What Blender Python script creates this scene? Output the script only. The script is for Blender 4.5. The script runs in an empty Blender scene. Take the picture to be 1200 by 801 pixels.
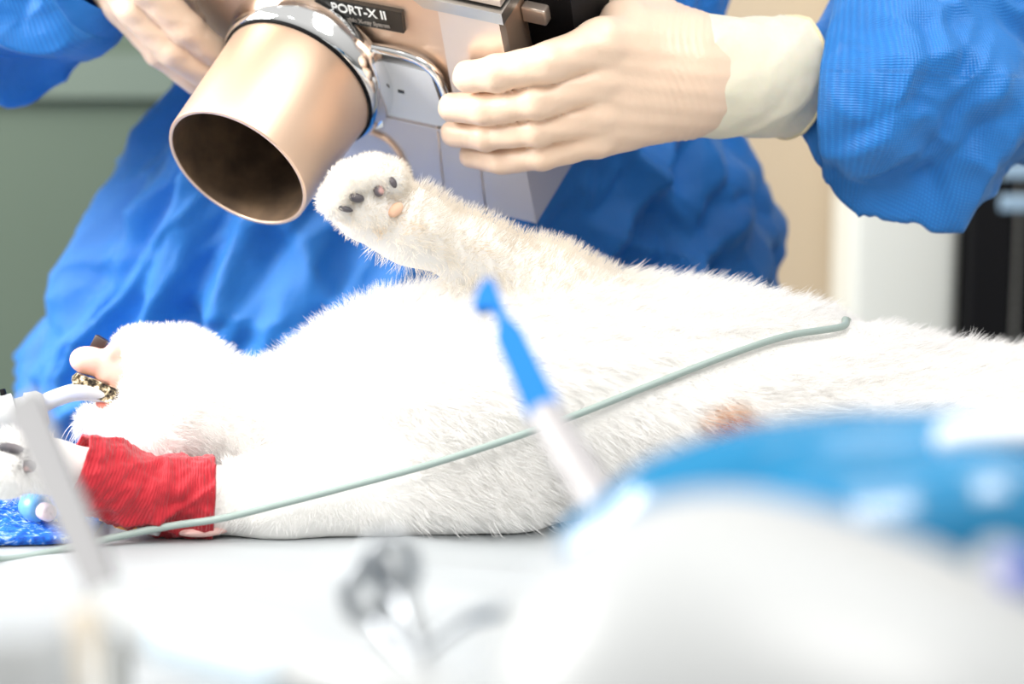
import bpy, bmesh, math, random
import numpy as np
import openvdb
from mathutils import Vector, Matrix, noise as mnoise
from mathutils.bvhtree import BVHTree

random.seed(7)
mnoise.seed_set(7)


def nvec(v):
    return Vector((mnoise.noise(v), mnoise.noise(v + Vector((31.7, 5.3, 11.9))), mnoise.noise(v + Vector((-17.1, 43.9, -7.7)))))


rng = np.random.default_rng(7)
S = bpy.context.scene
COL = S.collection

# ------------------------------------------------------------------ camera
F_MM, SENS, W_PX = 85.0, 36.0, 1200.0
FPX = F_MM / SENS * W_PX
CAM = np.array([0.0, -1.40, 1.31])
PITCH = math.radians(12.0)
FWD = np.array([0, math.cos(PITCH), -math.sin(PITCH)])
UP = np.array([0, math.sin(PITCH), math.cos(PITCH)])
RT = np.array([1.0, 0, 0])
TABLE = 0.92
TRAY = 1.00


def Q(px, py, d):
    """A point of the place, d metres from the camera's plane, on the sight line of a photo pixel."""
    return CAM + d * (FWD + RT * (px - 600) / FPX + UP * (400.5 - py) / FPX)


def G(px, py, z=TABLE):
    """Where a sight line meets the horizontal plane z."""
    r = Q(px, py, 1.0) - CAM
    return CAM + r * (z - CAM[2]) / r[2]


cam_d = bpy.data.cameras.new('camera')
cam_d.lens, cam_d.sensor_width = F_MM, SENS
cam_d.clip_start = 0.05
cam_d.dof.use_dof = True
cam_d.dof.focus_distance = 1.385
cam_d.dof.aperture_fstop = 3.6
cam = bpy.data.objects.new('camera', cam_d)
COL.objects.link(cam)
cam.location = CAM
cam.rotation_euler = (math.radians(90) - PITCH, 0, 0)
S.camera = cam


# ------------------------------------------------------------------ materials
def mat(name, col, rough=0.5, metal=0.0, **kw):
    m = bpy.data.materials.new(name)
    m.use_nodes = True
    b = m.node_tree.nodes['Principled BSDF']
    b.inputs['Base Color'].default_value = (*col, 1)
    b.inputs['Roughness'].default_value = rough
    b.inputs['Metallic'].default_value = metal
    for k, v in kw.items():
        b.inputs[k.replace('_', ' ')].default_value = v
    return m


def nodes(m):
    return m.node_tree.nodes, m.node_tree.links, m.node_tree.nodes['Principled BSDF']


def add_noise_bump(m, scale, strength, dist=0.001, detail=4, coord='Object'):
    N, L, b = nodes(m)
    tc = N.new('ShaderNodeTexCoord')
    n = N.new('ShaderNodeTexNoise')
    n.inputs['Scale'].default_value = scale
    n.inputs['Detail'].default_value = detail
    bp = N.new('ShaderNodeBump')
    bp.inputs['Strength'].default_value = strength
    bp.inputs['Distance'].default_value = dist
    L.new(tc.outputs[coord], n.inputs['Vector'])
    L.new(n.outputs['Fac'], bp.inputs['Height'])
    L.new(bp.outputs['Normal'], b.inputs['Normal'])
    return n, bp


def add_noise_color(m, scale, stops, detail=4, coord='Object', stretch=None):
    N, L, b = nodes(m)
    tc = N.new('ShaderNodeTexCoord')
    n = N.new('ShaderNodeTexNoise')
    n.inputs['Scale'].default_value = scale
    n.inputs['Detail'].default_value = detail
    src = tc.outputs[coord]
    if stretch:
        mp = N.new('ShaderNodeMapping')
        mp.inputs['Scale'].default_value = stretch
        L.new(src, mp.inputs['Vector'])
        src = mp.outputs['Vector']
    L.new(src, n.inputs['Vector'])
    r = N.new('ShaderNodeValToRGB')
    els = r.color_ramp.elements
    els[0].position, els[0].color = stops[0][0], (*stops[0][1], 1)
    els[1].position, els[1].color = stops[-1][0], (*stops[-1][1], 1)
    for p, c in stops[1:-1]:
        e = els.new(p)
        e.color = (*c, 1)
    L.new(n.outputs['Fac'], r.inputs['Fac'])
    L.new(r.outputs['Color'], b.inputs['Base Color'])
    return m


M = {}


def gown_material():
    m = mat('blue_nonwoven', (0.008, 0.20, 0.62), 0.5, 0, Sheen_Weight=0.35, Sheen_Roughness=0.5)
    m.node_tree.nodes['Principled BSDF'].inputs['Sheen Tint'].default_value = (0.5, 0.75, 1, 1)
    N, L, b = nodes(m)
    b.inputs['Specular IOR Level'].default_value = 0.55
    tc = N.new('ShaderNodeTexCoord')
    sep = N.new('ShaderNodeSeparateXYZ')
    L.new(tc.outputs['UV'], sep.inputs[0])

    def sine(a, bb, freq):          # sin(freq * (a*u + bb*v))
        m1 = N.new('ShaderNodeMath'); m1.operation = 'MULTIPLY'; m1.inputs[1].default_value = a * freq
        m2 = N.new('ShaderNodeMath'); m2.operation = 'MULTIPLY_ADD'; m2.inputs[1].default_value = bb * freq
        s = N.new('ShaderNodeMath'); s.operation = 'SINE'
        L.new(sep.outputs[0], m1.inputs[0]); L.new(sep.outputs[1], m2.inputs[0])
        L.new(m1.outputs[0], m2.inputs[2]); L.new(m2.outputs[0], s.inputs[0])
        return s.outputs[0]
    f = 2 * math.pi / 0.0026
    mu = N.new('ShaderNodeMath'); mu.operation = 'MULTIPLY'
    L.new(sine(1, 1, f), mu.inputs[0]); L.new(sine(1, -1, f), mu.inputs[1])
    bp = N.new('ShaderNodeBump'); bp.inputs['Strength'].default_value = 0.35; bp.inputs['Distance'].default_value = 0.0006
    L.new(mu.outputs[0], bp.inputs['Height'])
    n = N.new('ShaderNodeTexNoise'); n.inputs['Scale'].default_value = 28; n.inputs['Detail'].default_value = 5
    L.new(tc.outputs['Object'], n.inputs['Vector'])
    b2 = N.new('ShaderNodeBump'); b2.inputs['Strength'].default_value = 0.25; b2.inputs['Distance'].default_value = 0.01
    L.new(n.outputs['Fac'], b2.inputs['Height'])
    L.new(bp.outputs['Normal'], b2.inputs['Normal'])
    L.new(b2.outputs['Normal'], b.inputs['Normal'])
    r = N.new('ShaderNodeValToRGB')
    r.color_ramp.elements[0].position = 0.2; r.color_ramp.elements[0].color = (0.0015, 0.155, 0.53, 1)
    r.color_ramp.elements[1].position = 0.9; r.color_ramp.elements[1].color = (0.006, 0.235, 0.67, 1)
    L.new(mu.outputs[0], r.inputs['Fac']); L.new(r.outputs['Color'], b.inputs['Base Color'])
    return m


M['gown'] = gown_material()
M['latex'] = mat('latex_glove', (0.86, 0.64, 0.48), 0.42, 0, Subsurface_Weight=0.08, Subsurface_Scale=0.004)
M['latex'].node_tree.nodes['Principled BSDF'].inputs['Subsurface Radius'].default_value = (1, 0.45, 0.3)
add_noise_bump(M['latex'], 160, 0.22, 0.002, 6)
M['cuff'] = mat('latex_cuff', (0.93, 0.79, 0.62), 0.45, 0, Subsurface_Weight=0.2, Subsurface_Scale=0.006)
add_noise_bump(M['cuff'], 60, 0.3, 0.004, 4)
M['cuff_bead'] = mat('latex_rolled_edge', (0.83, 0.72, 0.46), 0.5)
M['skin'] = mat('skin', (0.75, 0.5, 0.38), 0.5)
M['hair_dark'] = mat('dark_hair', (0.02, 0.015, 0.012), 0.5)
M['coat'] = mat('cat_coat', (0.89, 0.87, 0.84), 0.8)
M['pad_dark'] = add_noise_color(mat('paw_pad_skin', (0.08, 0.07, 0.075), 0.5), 90,
                                [(0.35, (0.05, 0.05, 0.06)), (0.6, (0.12, 0.1, 0.11)), (0.68, (0.6, 0.36, 0.33))], 2)
M['pad_pink'] = mat('paw_pad_pink', (0.80, 0.50, 0.34), 0.5)
M['tongue'] = mat('tongue', (0.85, 0.50, 0.42), 0.35, 0, Subsurface_Weight=0.3, Subsurface_Scale=0.006)
M['gum'] = mat('mouth_lining', (0.75, 0.22, 0.16), 0.35)
M['lip'] = add_noise_color(mat('mottled_lip', (0.3, 0.2, 0.1), 0.25), 330,
                           [(0.36, (0.015, 0.012, 0.01)), (0.47, (0.10, 0.08, 0.05)), (0.55, (0.50, 0.40, 0.24)), (0.68, (0.9, 0.87, 0.78))], 3)
M['ear'] = mat('ear_skin', (0.88, 0.58, 0.53), 0.5)
M['whisker'] = mat('whisker', (0.95, 0.95, 0.95), 0.4)
M['champagne'] = mat('champagne_metal_paint', (0.80, 0.58, 0.43), 0.38, 0.7)
add_noise_bump(M['champagne'], 900, 0.06, 0.0005, 2)
M['champagne_light'] = mat('light_champagne_paint', (0.82, 0.68, 0.58), 0.28, 0.65)
M['pearl'] = mat('pearl_grey_panel', (0.70, 0.65, 0.655), 0.2, 0.2)
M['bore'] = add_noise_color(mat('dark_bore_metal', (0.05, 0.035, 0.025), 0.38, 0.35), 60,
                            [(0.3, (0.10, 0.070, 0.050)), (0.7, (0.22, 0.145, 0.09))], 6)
M['chrome'] = mat('chrome', (0.88, 0.89, 0.9), 0.06, 1.0)
M['satin'] = mat('satin_steel', (0.62, 0.62, 0.60), 0.28, 1.0)
M['dark_steel'] = mat('dark_steel', (0.36, 0.38, 0.40), 0.3, 0.9)
M['sticker'] = mat('white_sticker', (0.84, 0.88, 0.92), 0.4)
M['black'] = mat('black_plastic', (0.004, 0.004, 0.005), 0.6, 0, Specular_IOR_Level=0.15)
M['plate'] = mat('dark_name_plate', (0.016, 0.015, 0.013), 0.3)
M['letter'] = mat('white_lettering', (0.9, 0.9, 0.88), 0.4)
M['letter_dim'] = mat('grey_lettering', (0.28, 0.25, 0.22), 0.4)
M['drape'] = mat('white_drape', (0.405, 0.43, 0.445), 0.8)
add_noise_bump(M['drape'], 500, 0.12, 0.0006, 2)
M['white'] = mat('white_plastic', (0.42, 0.435, 0.44), 0.35)
M['clear'] = mat('clear_plastic', (0.93, 0.96, 1.0), 0.15, 0, Transmission_Weight=0.45, IOR=1.3)
M['red'] = mat('red_bandage', (0.46, 0.006, 0.018), 0.8, 0, Sheen_Weight=0.25)
M['cord'] = mat('grey_green_cord', (0.30, 0.37, 0.345), 0.45)
M['pad'] = mat('blue_woven_pad', (0.03, 0.2, 0.75), 0.7)
M['aqua'] = mat('pale_blue_plastic', (0.22, 0.55, 0.90), 0.3, 0, Transmission_Weight=0.2)
M['pinkish'] = mat('pale_pink_plastic', (0.85, 0.68, 0.72), 0.4)
M['orange'] = mat('orange_plastic', (0.9, 0.36, 0.06), 0.4)
M['blue_tip'] = mat('bright_blue_plastic', (0.0, 0.155, 0.50), 0.4)
M['rod'] = mat('frosted_plastic', (0.40, 0.385, 0.39), 0.3)
M['bag'] = mat('glossy_blue_plastic', (0.0, 0.17, 0.36), 0.2, 0, Coat_Weight=0.6)
M['bag_band'] = mat('pale_band', (0.72, 0.76, 0.80), 0.35)
M['indigo'] = mat('indigo_plastic', (0.12, 0.16, 0.60), 0.4)
M['beige_rubber'] = mat('beige_rubber', (0.62, 0.54, 0.42), 0.6)
M['wall_green'] = add_noise_color(mat('green_wall_paint', (0.17, 0.24, 0.17), 0.7), 2.0, [(0.3, (0.105, 0.145, 0.105)), (0.7, (0.12, 0.16, 0.12))])
M['rail_green'] = mat('pale_green_rail', (0.16, 0.205, 0.165), 0.6)
M['wall_beige'] = mat('beige_wall_paint', (0.56, 0.45, 0.32), 0.8)
M['cream'] = mat('cream_pillar_paint', (0.90, 0.91, 0.84), 0.6)
M['floor'] = mat('grey_vinyl_floor', (0.45, 0.46, 0.45), 0.4)
M['screen'] = mat('pale_blue_window', (0.35, 0.5, 0.65), 0.2)


def pad_colours():
    m = M['pad']
    N, L, b = nodes(m)
    tc = N.new('ShaderNodeTexCoord')
    mp = N.new('ShaderNodeMapping'); mp.inputs['Scale'].default_value = (1.0, 3.5, 1.0); mp.inputs['Rotation'].default_value = (0, 0, 0.35)
    n = N.new('ShaderNodeTexNoise'); n.inputs['Scale'].default_value = 130; n.inputs['Detail'].default_value = 3; n.inputs['Distortion'].default_value = 1.5
    r = N.new('ShaderNodeValToRGB')
    e = r.color_ramp.elements
    e[0].position = 0.35; e[0].color = (0.0, 0.07, 0.50, 1)
    e[1].position = 0.70; e[1].color = (0.65, 0.82, 0.95, 1)
    x = e.new(0.55); x.color = (0.01, 0.20, 0.80, 1)
    L.new(tc.outputs['Object'], mp.inputs['Vector']); L.new(mp.outputs[0], n.inputs['Vector'])
    L.new(n.outputs['Fac'], r.inputs['Fac']); L.new(r.outputs['Color'], b.inputs['Base Color'])


pad_colours()


def bandage_weave():
    m = M['red']
    N, L, b = nodes(m)
    tc = N.new('ShaderNodeTexCoord')
    w = N.new('ShaderNodeTexWave'); w.wave_type = 'BANDS'; w.bands_direction = 'Y'
    w.inputs['Scale'].default_value = 170; w.inputs['Distortion'].default_value = 3.0; w.inputs['Detail'].default_value = 2
    L.new(tc.outputs['UV'], w.inputs['Vector'])
    n = N.new('ShaderNodeTexNoise'); n.inputs['Scale'].default_value = 260
    L.new(tc.outputs['Object'], n.inputs['Vector'])
    a = N.new('ShaderNodeMath'); a.operation = 'ADD'
    L.new(w.outputs['Fac'], a.inputs[0]); L.new(n.outputs['Fac'], a.inputs[1])
    bp = N.new('ShaderNodeBump'); bp.inputs['Strength'].default_value = 0.55; bp.inputs['Distance'].default_value = 0.0009
    L.new(a.outputs[0], bp.inputs['Height']); L.new(bp.outputs['Normal'], b.inputs['Normal'])


bandage_weave()


# ------------------------------------------------------------------ object helpers
def link(o, parent=None):
    COL.objects.link(o)
    if parent is not None:
        o.parent = parent
        o.matrix_parent_inverse = Matrix.Translation(-Vector(parent.location))
    return o


def tag(o, label=None, cat=None, group=None, kind=None):
    if label: o['label'] = label
    if cat: o['category'] = cat
    if group: o['group'] = group
    if kind: o['kind'] = kind
    return o


def thing(name, loc, label, cat, group=None):
    o = bpy.data.objects.new(name, None)
    o.empty_display_size = 0.02
    COL.objects.link(o)
    o.location = Vector([float(v) for v in loc])
    return tag(o, label, cat, group)


def mesh(name, verts, faces, m, parent=None, smooth=True, uv=None, sharp=None):
    me = bpy.data.meshes.new(name)
    me.from_pydata([tuple(map(float, v)) for v in verts], [], [tuple(map(int, f)) for f in faces])
    if uv is not None:
        l = me.uv_layers.new(name='UVMap')
        idx = np.empty(len(me.loops), dtype=np.int32)
        if callable(uv):
            for p in me.polygons:
                for li in p.loop_indices:
                    l.data[li].uv = uv(p.index, li - p.loop_start, me.loops[li].vertex_index)
        else:
            me.loops.foreach_get('vertex_index', idx)
            l.data.foreach_set('uv', np.asarray(uv, dtype=np.float32)[idx].ravel())
    bm = bmesh.new(); bm.from_mesh(me)
    bmesh.ops.recalc_face_normals(bm, faces=bm.faces)
    bm.to_mesh(me); bm.free()
    for p in me.polygons:
        p.use_smooth = smooth
    if sharp:
        me.set_sharp_from_angle(angle=math.radians(sharp))
    me.materials.append(m)
    return link(bpy.data.objects.new(name, me), parent)


def bm_obj(name, bm, m, parent=None, smooth=True, sharp=35):
    bmesh.ops.recalc_face_normals(bm, faces=bm.faces)
    me = bpy.data.meshes.new(name)
    bm.to_mesh(me); bm.free()
    for p in me.polygons:
        p.use_smooth = smooth
    if sharp:
        me.set_sharp_from_angle(angle=math.radians(sharp))
    for mm in (m if isinstance(m, (list, tuple)) else [m]):
        me.materials.append(mm)
    return link(bpy.data.objects.new(name, me), parent)


def box_bm(lo, hi, bev=0.0, seg=3, bm=None, fr=None):
    """A box, bevelled, optionally carried into the frame fr(a, b, c) -> world."""
    b2 = bmesh.new()
    bmesh.ops.create_cube(b2, size=1.0)
    for v in b2.verts:
        v.co = Vector([lo[i] + (v.co[i] + 0.5) * (hi[i] - lo[i]) for i in range(3)])
    if bev:
        bmesh.ops.bevel(b2, geom=b2.edges[:], offset=bev, segments=seg, profile=0.5, affect='EDGES')
    if fr:
        for v in b2.verts:
            v.co = Vector(fr(*v.co))
    if bm is None:
        return b2
    tmp = bpy.data.meshes.new('tmp'); b2.to_mesh(tmp); b2.free(); bm.from_mesh(tmp); bpy.data.meshes.remove(tmp)
    return bm


def prism_bm(poly, c0, c1, bev=0.0, seg=3, fr=None):
    bm = bmesh.new()
    lo = [bm.verts.new((x, y, c0)) for x, y in poly]
    hi = [bm.verts.new((x, y, c1)) for x, y in poly]
    bm.faces.new(lo[::-1]); bm.faces.new(hi)
    n = len(poly)
    for i in range(n):
        bm.faces.new((lo[i], lo[(i + 1) % n], hi[(i + 1) % n], hi[i]))
    if bev:
        es = [e for e in bm.edges if len(e.link_faces) == 2 and e.calc_face_angle(0) > 0.6]
        bmesh.ops.bevel(bm, geom=es, offset=bev, segments=seg, profile=0.5, affect='EDGES')
    if fr:
        for v in bm.verts:
            v.co = Vector(fr(*v.co))
    return bm


def catmull(pts, per):
    pts = [np.asarray(p, float) for p in pts]
    P = [2 * pts[0] - pts[1]] + pts + [2 * pts[-1] - pts[-2]]
    out = []
    for i in range(1, len(P) - 2):
        for k in range(per):
            t = k / per
            out.append(0.5 * (2 * P[i] + (P[i + 1] - P[i - 1]) * t + (2 * P[i - 1] - 5 * P[i] + 4 * P[i + 1] - P[i + 2]) * t * t
                              + (3 * P[i] - P[i - 1] - 3 * P[i + 1] + P[i + 2]) * t ** 3))
    out.append(pts[-1])
    return np.array(out)


def unit(v):
    v = np.asarray(v, float)
    return v / (np.linalg.norm(v) + 1e-12)


def frames(path, up=(0, 0, 1)):
    path = np.asarray(path)
    T = np.gradient(path, axis=0)
    T /= np.linalg.norm(T, axis=1)[:, None] + 1e-12
    A = np.zeros_like(T)
    a = np.asarray(up, float)
    for i, t in enumerate(T):
        a = a - t * np.dot(a, t)
        if np.linalg.norm(a) < 1e-4:
            a = np.cross(t, (1, 0, 0))
        a = unit(a)
        A[i] = a
    B = np.cross(T, A)
    return T, A, B


def tube(path, radii, n=16, disp=None, caps=True, up=(0, 0, 1), squash=None):
    """Rings along a path; returns verts, faces, uv (metres)."""
    path = np.asarray(path)
    T, A, B = frames(path, up)
    radii = np.broadcast_to(radii, (len(path),))
    rmean = float(np.mean(radii))
    s = np.concatenate([[0], np.cumsum(np.linalg.norm(np.diff(path, axis=0), axis=1))])
    V, F, UV = [], [], []
    for i in range(len(path)):
        for j in range(n):
            th = 2 * math.pi * j / n
            r = radii[i]
            d = A[i] * math.cos(th) + B[i] * math.sin(th) * (squash[i] if squash is not None else 1)
            p = path[i] + d * r
            if disp:
                p = p + d * disp(p, th, s[i], i)
            V.append(p); UV.append((th * rmean, s[i]))
    for i in range(len(path) - 1):
        for j in range(n):
            k = (j + 1) % n
            F.append((i * n + j, i * n + k, (i + 1) * n + k, (i + 1) * n + j))
    if caps:
        for i, base in ((0, 0), (len(path) - 1, (len(path) - 1) * n)):
            V.append(np.mean(V[base:base + n], axis=0)); UV.append((0, s[i]))
            c = len(V) - 1
            for j in range(n):
                F.append((base + j, base + (j + 1) % n, c))
    return np.array(V), F, np.array(UV)


def lathe(profile, origin, axis, n=64, closed=False, ref=(0, 0, 1)):
    """profile: (radius, height along axis)."""
    axis = unit(axis)
    a = unit(np.cross(axis, ref)) if abs(np.dot(axis, ref)) < .95 else unit(np.cross(axis, (1, 0, 0)))
    b = np.cross(axis, a)
    V, F = [], []
    for r, h in profile:
        for j in range(n):
            t = 2 * math.pi * j / n
            V.append(np.asarray(origin) + axis * h + (a * math.cos(t) + b * math.sin(t)) * r)
    m = len(profile)
    for i in range(m if closed else m - 1):
        for j in range(n):
            k = (j + 1) % n
            i2 = (i + 1) % m
            F.append((i * n + j, i * n + k, i2 * n + k, i2 * n + j))
    return V, F


# ------------------------------------------------------------------ implicit surfaces
def smin(a, b, k):
    if k <= 0:
        return np.minimum(a, b)
    h = np.clip(0.5 + 0.5 * (b - a) / k, 0, 1)
    return b + (a - b) * h - k * h * (1 - h)


def cap(p, a, b, ra, rb):
    a = np.asarray(a, np.float32); b = np.asarray(b, np.float32)
    ba = b - a
    t = np.clip(((p - a) @ ba) / float(ba @ ba), 0, 1)
    q = p - a - t[..., None] * ba
    return np.sqrt((q * q).sum(-1)) - (ra + (rb - ra) * t)


def ell(p, c, r):
    c = np.asarray(c, np.float32); r = np.asarray(r, np.float32)
    q = (p - c) / r
    k0 = np.sqrt((q * q).sum(-1)) + 1e-9
    q2 = (p - c) / (r * r)
    k1 = np.sqrt((q2 * q2).sum(-1)) + 1e-9
    return k0 * (k0 - 1) / k1


def sdf_polys(fn, lo, hi, h):
    lo = np.asarray(lo, float); hi = np.asarray(hi, float)
    n = np.ceil((hi - lo) / h).astype(int) + 1
    ax = [lo[i] + h * np.arange(n[i]) for i in range(3)]
    g = np.stack(np.meshgrid(*ax, indexing='ij'), -1).astype(np.float32)
    v = fn(g).astype(np.float32)
    v[0], v[-1], v[:, 0], v[:, -1], v[:, :, 0], v[:, :, -1] = (np.maximum(x, h) for x in (v[0], v[-1], v[:, 0], v[:, -1], v[:, :, 0], v[:, :, -1]))
    grid = openvdb.FloatGrid(1.0)
    grid.copyFromArray(v / h)
    pts, tris, quads = grid.convertToPolygons(isovalue=0.0)
    pts = np.asarray(pts) * h + lo
    faces = [tuple(q) for q in np.asarray(tris)] + [tuple(q) for q in np.asarray(quads)]
    return pts, faces


def sdf_obj(name, fn, lo, hi, h, m, parent=None):
    p, f = sdf_polys(fn, lo, hi, h)
    return mesh(name, p, f, m, parent)


def bounds(pts, pad):
    pts = np.asarray(pts)
    return pts.min(0) - pad, pts.max(0) + pad


def n3(p, s, seed=0.0):
    return mnoise.noise(Vector((p[0] * s + seed, p[1] * s + seed * 1.7, p[2] * s - seed)))


# ------------------------------------------------------------------ room
def slab(name, lo, hi, m, kind='structure', bev=0.0, parent=None):
    o = bm_obj(name, box_bm(lo, hi, bev), m, parent)
    if kind: tag(o, kind=kind)
    return o


YW = 0.98
slab('floor', (-2.0, -2.2, -0.05), (2.0, YW + 0.7, 0.0), M['floor'])
slab('wall_left', (-2.0, YW, 0.0), (-0.15, YW + 0.1, 2.7), M['wall_green'])
slab('trim_1', (-2.0, YW - 0.02, 1.052), (-0.152, YW - 0.001, 1.095), M['rail_green'])
slab('wall_back', (-0.15, YW + 0.05, 0.0), (2.0, YW + 0.15, 2.7), M['wall_beige'])
xp0 = Q(990, 300, 2.36)[0]; xp1 = Q(1114, 300, 2.36)[0]
# cream pillar with rounded corners
slab('pillar', (xp0, YW - 0.10, 0.0), (xp1, YW + 0.049, 2.7), M['cream'], bev=0.012)

xk = xp1 + 0.004
zt = Q(1190, 186, 2.3)[2]
cab = thing('equipment_cabinet', (xk + 0.2, YW - 0.05, 0), 'black equipment cabinet at the right edge beyond the blue sleeve', 'cabinet')
bm_obj('housing', box_bm((xk, YW - 0.12, 0.06), (xk + 0.42, YW + 0.04, zt), 0.006), M['black'], cab)
for i, (py0, py1) in enumerate(((196, 216), (236, 256))):
    a = Q(1182, py1, 2.24); b = Q(1240, py0, 2.24)
    bm_obj('display', box_bm((a[0], YW - 0.124, a[2]), (b[0], YW - 0.118, b[2]), 0.002), M['screen'], cab)
for sx in (0.02, 0.36):
    bm_obj('foot', box_bm((xk + sx, YW - 0.1, 0.0), (xk + sx + 0.04, YW - 0.02, 0.06), 0.004), M['black'], cab)
bm_obj('door_seam', box_bm((xk + 0.045, YW - 0.1225, 0.1), (xk + 0.048, YW - 0.119, zt - 0.02), 0), M['satin'], cab)
wb = tag(bm_obj('box', box_bm((Q(1184, 180, 2.3)[0], YW - 0.1, zt), (xk + 0.40, YW + 0.03, zt + 0.05), 0.005), M['white']),
         'white box on top of the black cabinet', 'box')

# ------------------------------------------------------------------ table and drape
tb = thing('exam_table', (0.1, -0.12, 0), 'exam table beneath the white drape under the cat', 'table')
bm_obj('table_top', box_bm((-0.62, -0.40, TABLE - 0.055), (0.86, 0.085, TABLE - 0.014), 0.012), M['satin'], tb)
bm_obj('pedestal', box_bm((-0.08, -0.25, 0.05), (0.28, 0.02, TABLE - 0.055), 0.02), M['white'], tb)
bm_obj('base', box_bm((-0.35, -0.36, 0.0), (0.55, 0.03, 0.05), 0.015), M['satin'], tb)


def make_drape():
    nx, ny = 240, 130
    x = np.linspace(-0.66, 0.90, nx)
    # profile runs down the front, over the top and down the back
    prof = []
    for t in np.linspace(0, 1, ny):
        L = t * 0.86
        if L < 0.17: prof.append((-0.42, TABLE - 0.17 + L))
        elif L < 0.69: prof.append((-0.42 + (L - 0.17), TABLE))
        else: prof.append((0.10, TABLE - (L - 0.69)))
    prof = np.array(prof)
    for _ in range(4):
        prof[1:-1] = (prof[:-2] + 2 * prof[1:-1] + prof[2:]) / 4
    V, F = [], []
    for j, (yy, zz) in enumerate(prof):
        for i, xx in enumerate(x):
            top = zz > TABLE - 0.003
            w = max(0.0, 1 - abs(yy + 0.125) / 0.3)
            f = 0.0
            if top:
                q = (xx * 0.8 + yy * 0.9)
                f += 0.0042 * (1 - abs(math.sin(16 * q + 2.5 * n3((xx, yy, 0), 5)))) ** 2
                f += 0.0034 * (1 - abs(math.sin(22 * (xx * 0.35 - yy) + 3 * n3((xx, yy, 3), 4)))) ** 3
                f += 0.0035 * n3((xx, yy * 1.5, 1), 9)
                if yy > -0.10: f *= max(0, 1 - (yy + 0.10) / 0.03) * 0.5
                if xx < G(125, 620)[0] and yy > -.15: f = min(f, -.0005)
                V.append((xx, yy, zz + max(-0.003, min(f, 0.008))))
            else:
                o = 0.012 * math.sin(xx * 38 + 2 * n3((xx, 0, 0), 6)) * min(1, (TABLE - zz) / 0.08)
                V.append((xx, yy + (o if yy < 0 else abs(o) * 0.3 - 0.0), zz))
    for j in range(ny - 1):
        for i in range(nx - 1):
            a = j * nx + i
            F.append((a, a + 1, a + nx + 1, a + nx))
    o = mesh('drape', V, F, M['drape'])
    md = o.modifiers.new('thickness', 'SOLIDIFY'); md.thickness = 0.0016; md.offset = -1
    return tag(o, 'white creased cloth drape spread over the exam table', 'drape')


make_drape()

# ------------------------------------------------------------------ handheld x-ray unit
D0 = 1.479
CC = Q(351, 95, D0)                      # centre of the collar


def camvec(x, y, t):                     # right, up, towards the camera
    return RT * x + UP * y - FWD * t


Wd = unit(camvec(-.424, -.722, .545))    # the way the cone points
E1 = unit(camvec(.894, -.241, .376)); E1 = unit(E1 - Wd * np.dot(E1, Wd))
E2 = np.cross(Wd, E1)
K = D0 / FPX                             # metres per pixel at the collar


def dev(a, b, c):                        # device frame: pixels across, pixels up, pixels out along the cone
    return CC + (E1 * (a - 23) + E2 * (b - 46) + Wd * (c - 34)) * K


xr = thing('xray_unit', CC, 'champagne coloured handheld x-ray unit held in both gloved hands', 'x-ray unit')
out = [(-150, -100), (-120, -137), (287, -137), (288, 40), (288, 185), (210, 186), (168, 212), (-60, 240), (-140, 200), (-165, 100)]
bm_obj('housing', prism_bm(out, -205, -6, 12, 4, dev), M['champagne'], xr)
# right-hand front block, raised a little and lighter
blk = [(218, 30), (242, 70), (262, 160), (290, 160), (293, 187), (206, 188), (210, 110), (206, 60)]
bm_obj('top_rim', prism_bm([(196, 176), (296, 176), (296, 192), (214, 192), (166, 219), (-60, 247), (-60, 234), (160, 206)], -205, 2, 5, 3, dev), M['satin'], xr)
bm_obj('side_panel', prism_bm([(206, -40), (290, -40), (290, 177), (214, 177)], -12, 1, 4, 3, dev), M['champagne_light'], xr)
bm_obj('top_cover', prism_bm([(170, 216), (206, 195), (292, 195), (292, 203), (210, 204), (176, 226)], -195, -6, 3, 2, dev), M['champagne_light'], xr)
# lower pearl panel with chamfered facets
bm_obj('lower_panel', prism_bm([(-60, -20), (-60, -139), (167, -139), (181, -8), (112, -8)], -8, 4, 1.5, 2, dev), M['pearl'], xr)
bm_obj('lower_facet', prism_bm([(181, -12), (167, -139), (223, -139.5), (233, -12)], -8, 4.6, 1.5, 2, dev), M['pearl'], xr)
bm_obj('corner_facet', prism_bm([(233.5, -14), (223.2, -140), (291, -140), (291, -14)], -205, 5, 2, 2, dev), M['pearl'], xr)


def dev_tube(name, pts, r, m, per=10):
    path = catmull([dev(*p) for p in pts], per)
    v, f, uv = tube(path, r, 12)
    return mesh(name, v, f, m, xr)


dev_tube('recess_trim', [(86, 94, 3), (140, 97, 3), (176, 92, 3), (195, 74, 3), (202, 40, 3), (204, 0, 3)], 0.0032, M['chrome'])
dev_tube('panel_trim', [(-40, -46, 6), (60, -45, 6), (98, -50, 6), (115, -66, 6), (122, -96, 6), (125, -134, 6)], 0.0020, M['champagne'])
for fe in ([(181, -10, 5.2), (167, -141, 5.2)], [(233, -12, 5.4), (223, -141, 5.4)]):
    v, f, _ = tube(np.linspace(dev(*fe[0]), dev(*fe[1]), 4), .0007, 10)
    mesh('facet_edge', v, f, M['champagne_light'], xr)
bm_obj('label_sticker', prism_bm([(112, 80), (188, 78), (196, -8), (112, -11)], -6, 5, 2, 2, dev), M['sticker'], xr)
bm_obj('sticker_line', prism_bm([(110, -14), (197, -12), (197, -16), (110, -18)], 0, 6.5, 0, 1, dev), M['pearl'], xr)
lt = bm_obj('sticker_mark', box_bm((138, 34, 4.5), (146, 38, 6), 0, fr=dev), M['plate'], xr)
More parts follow.
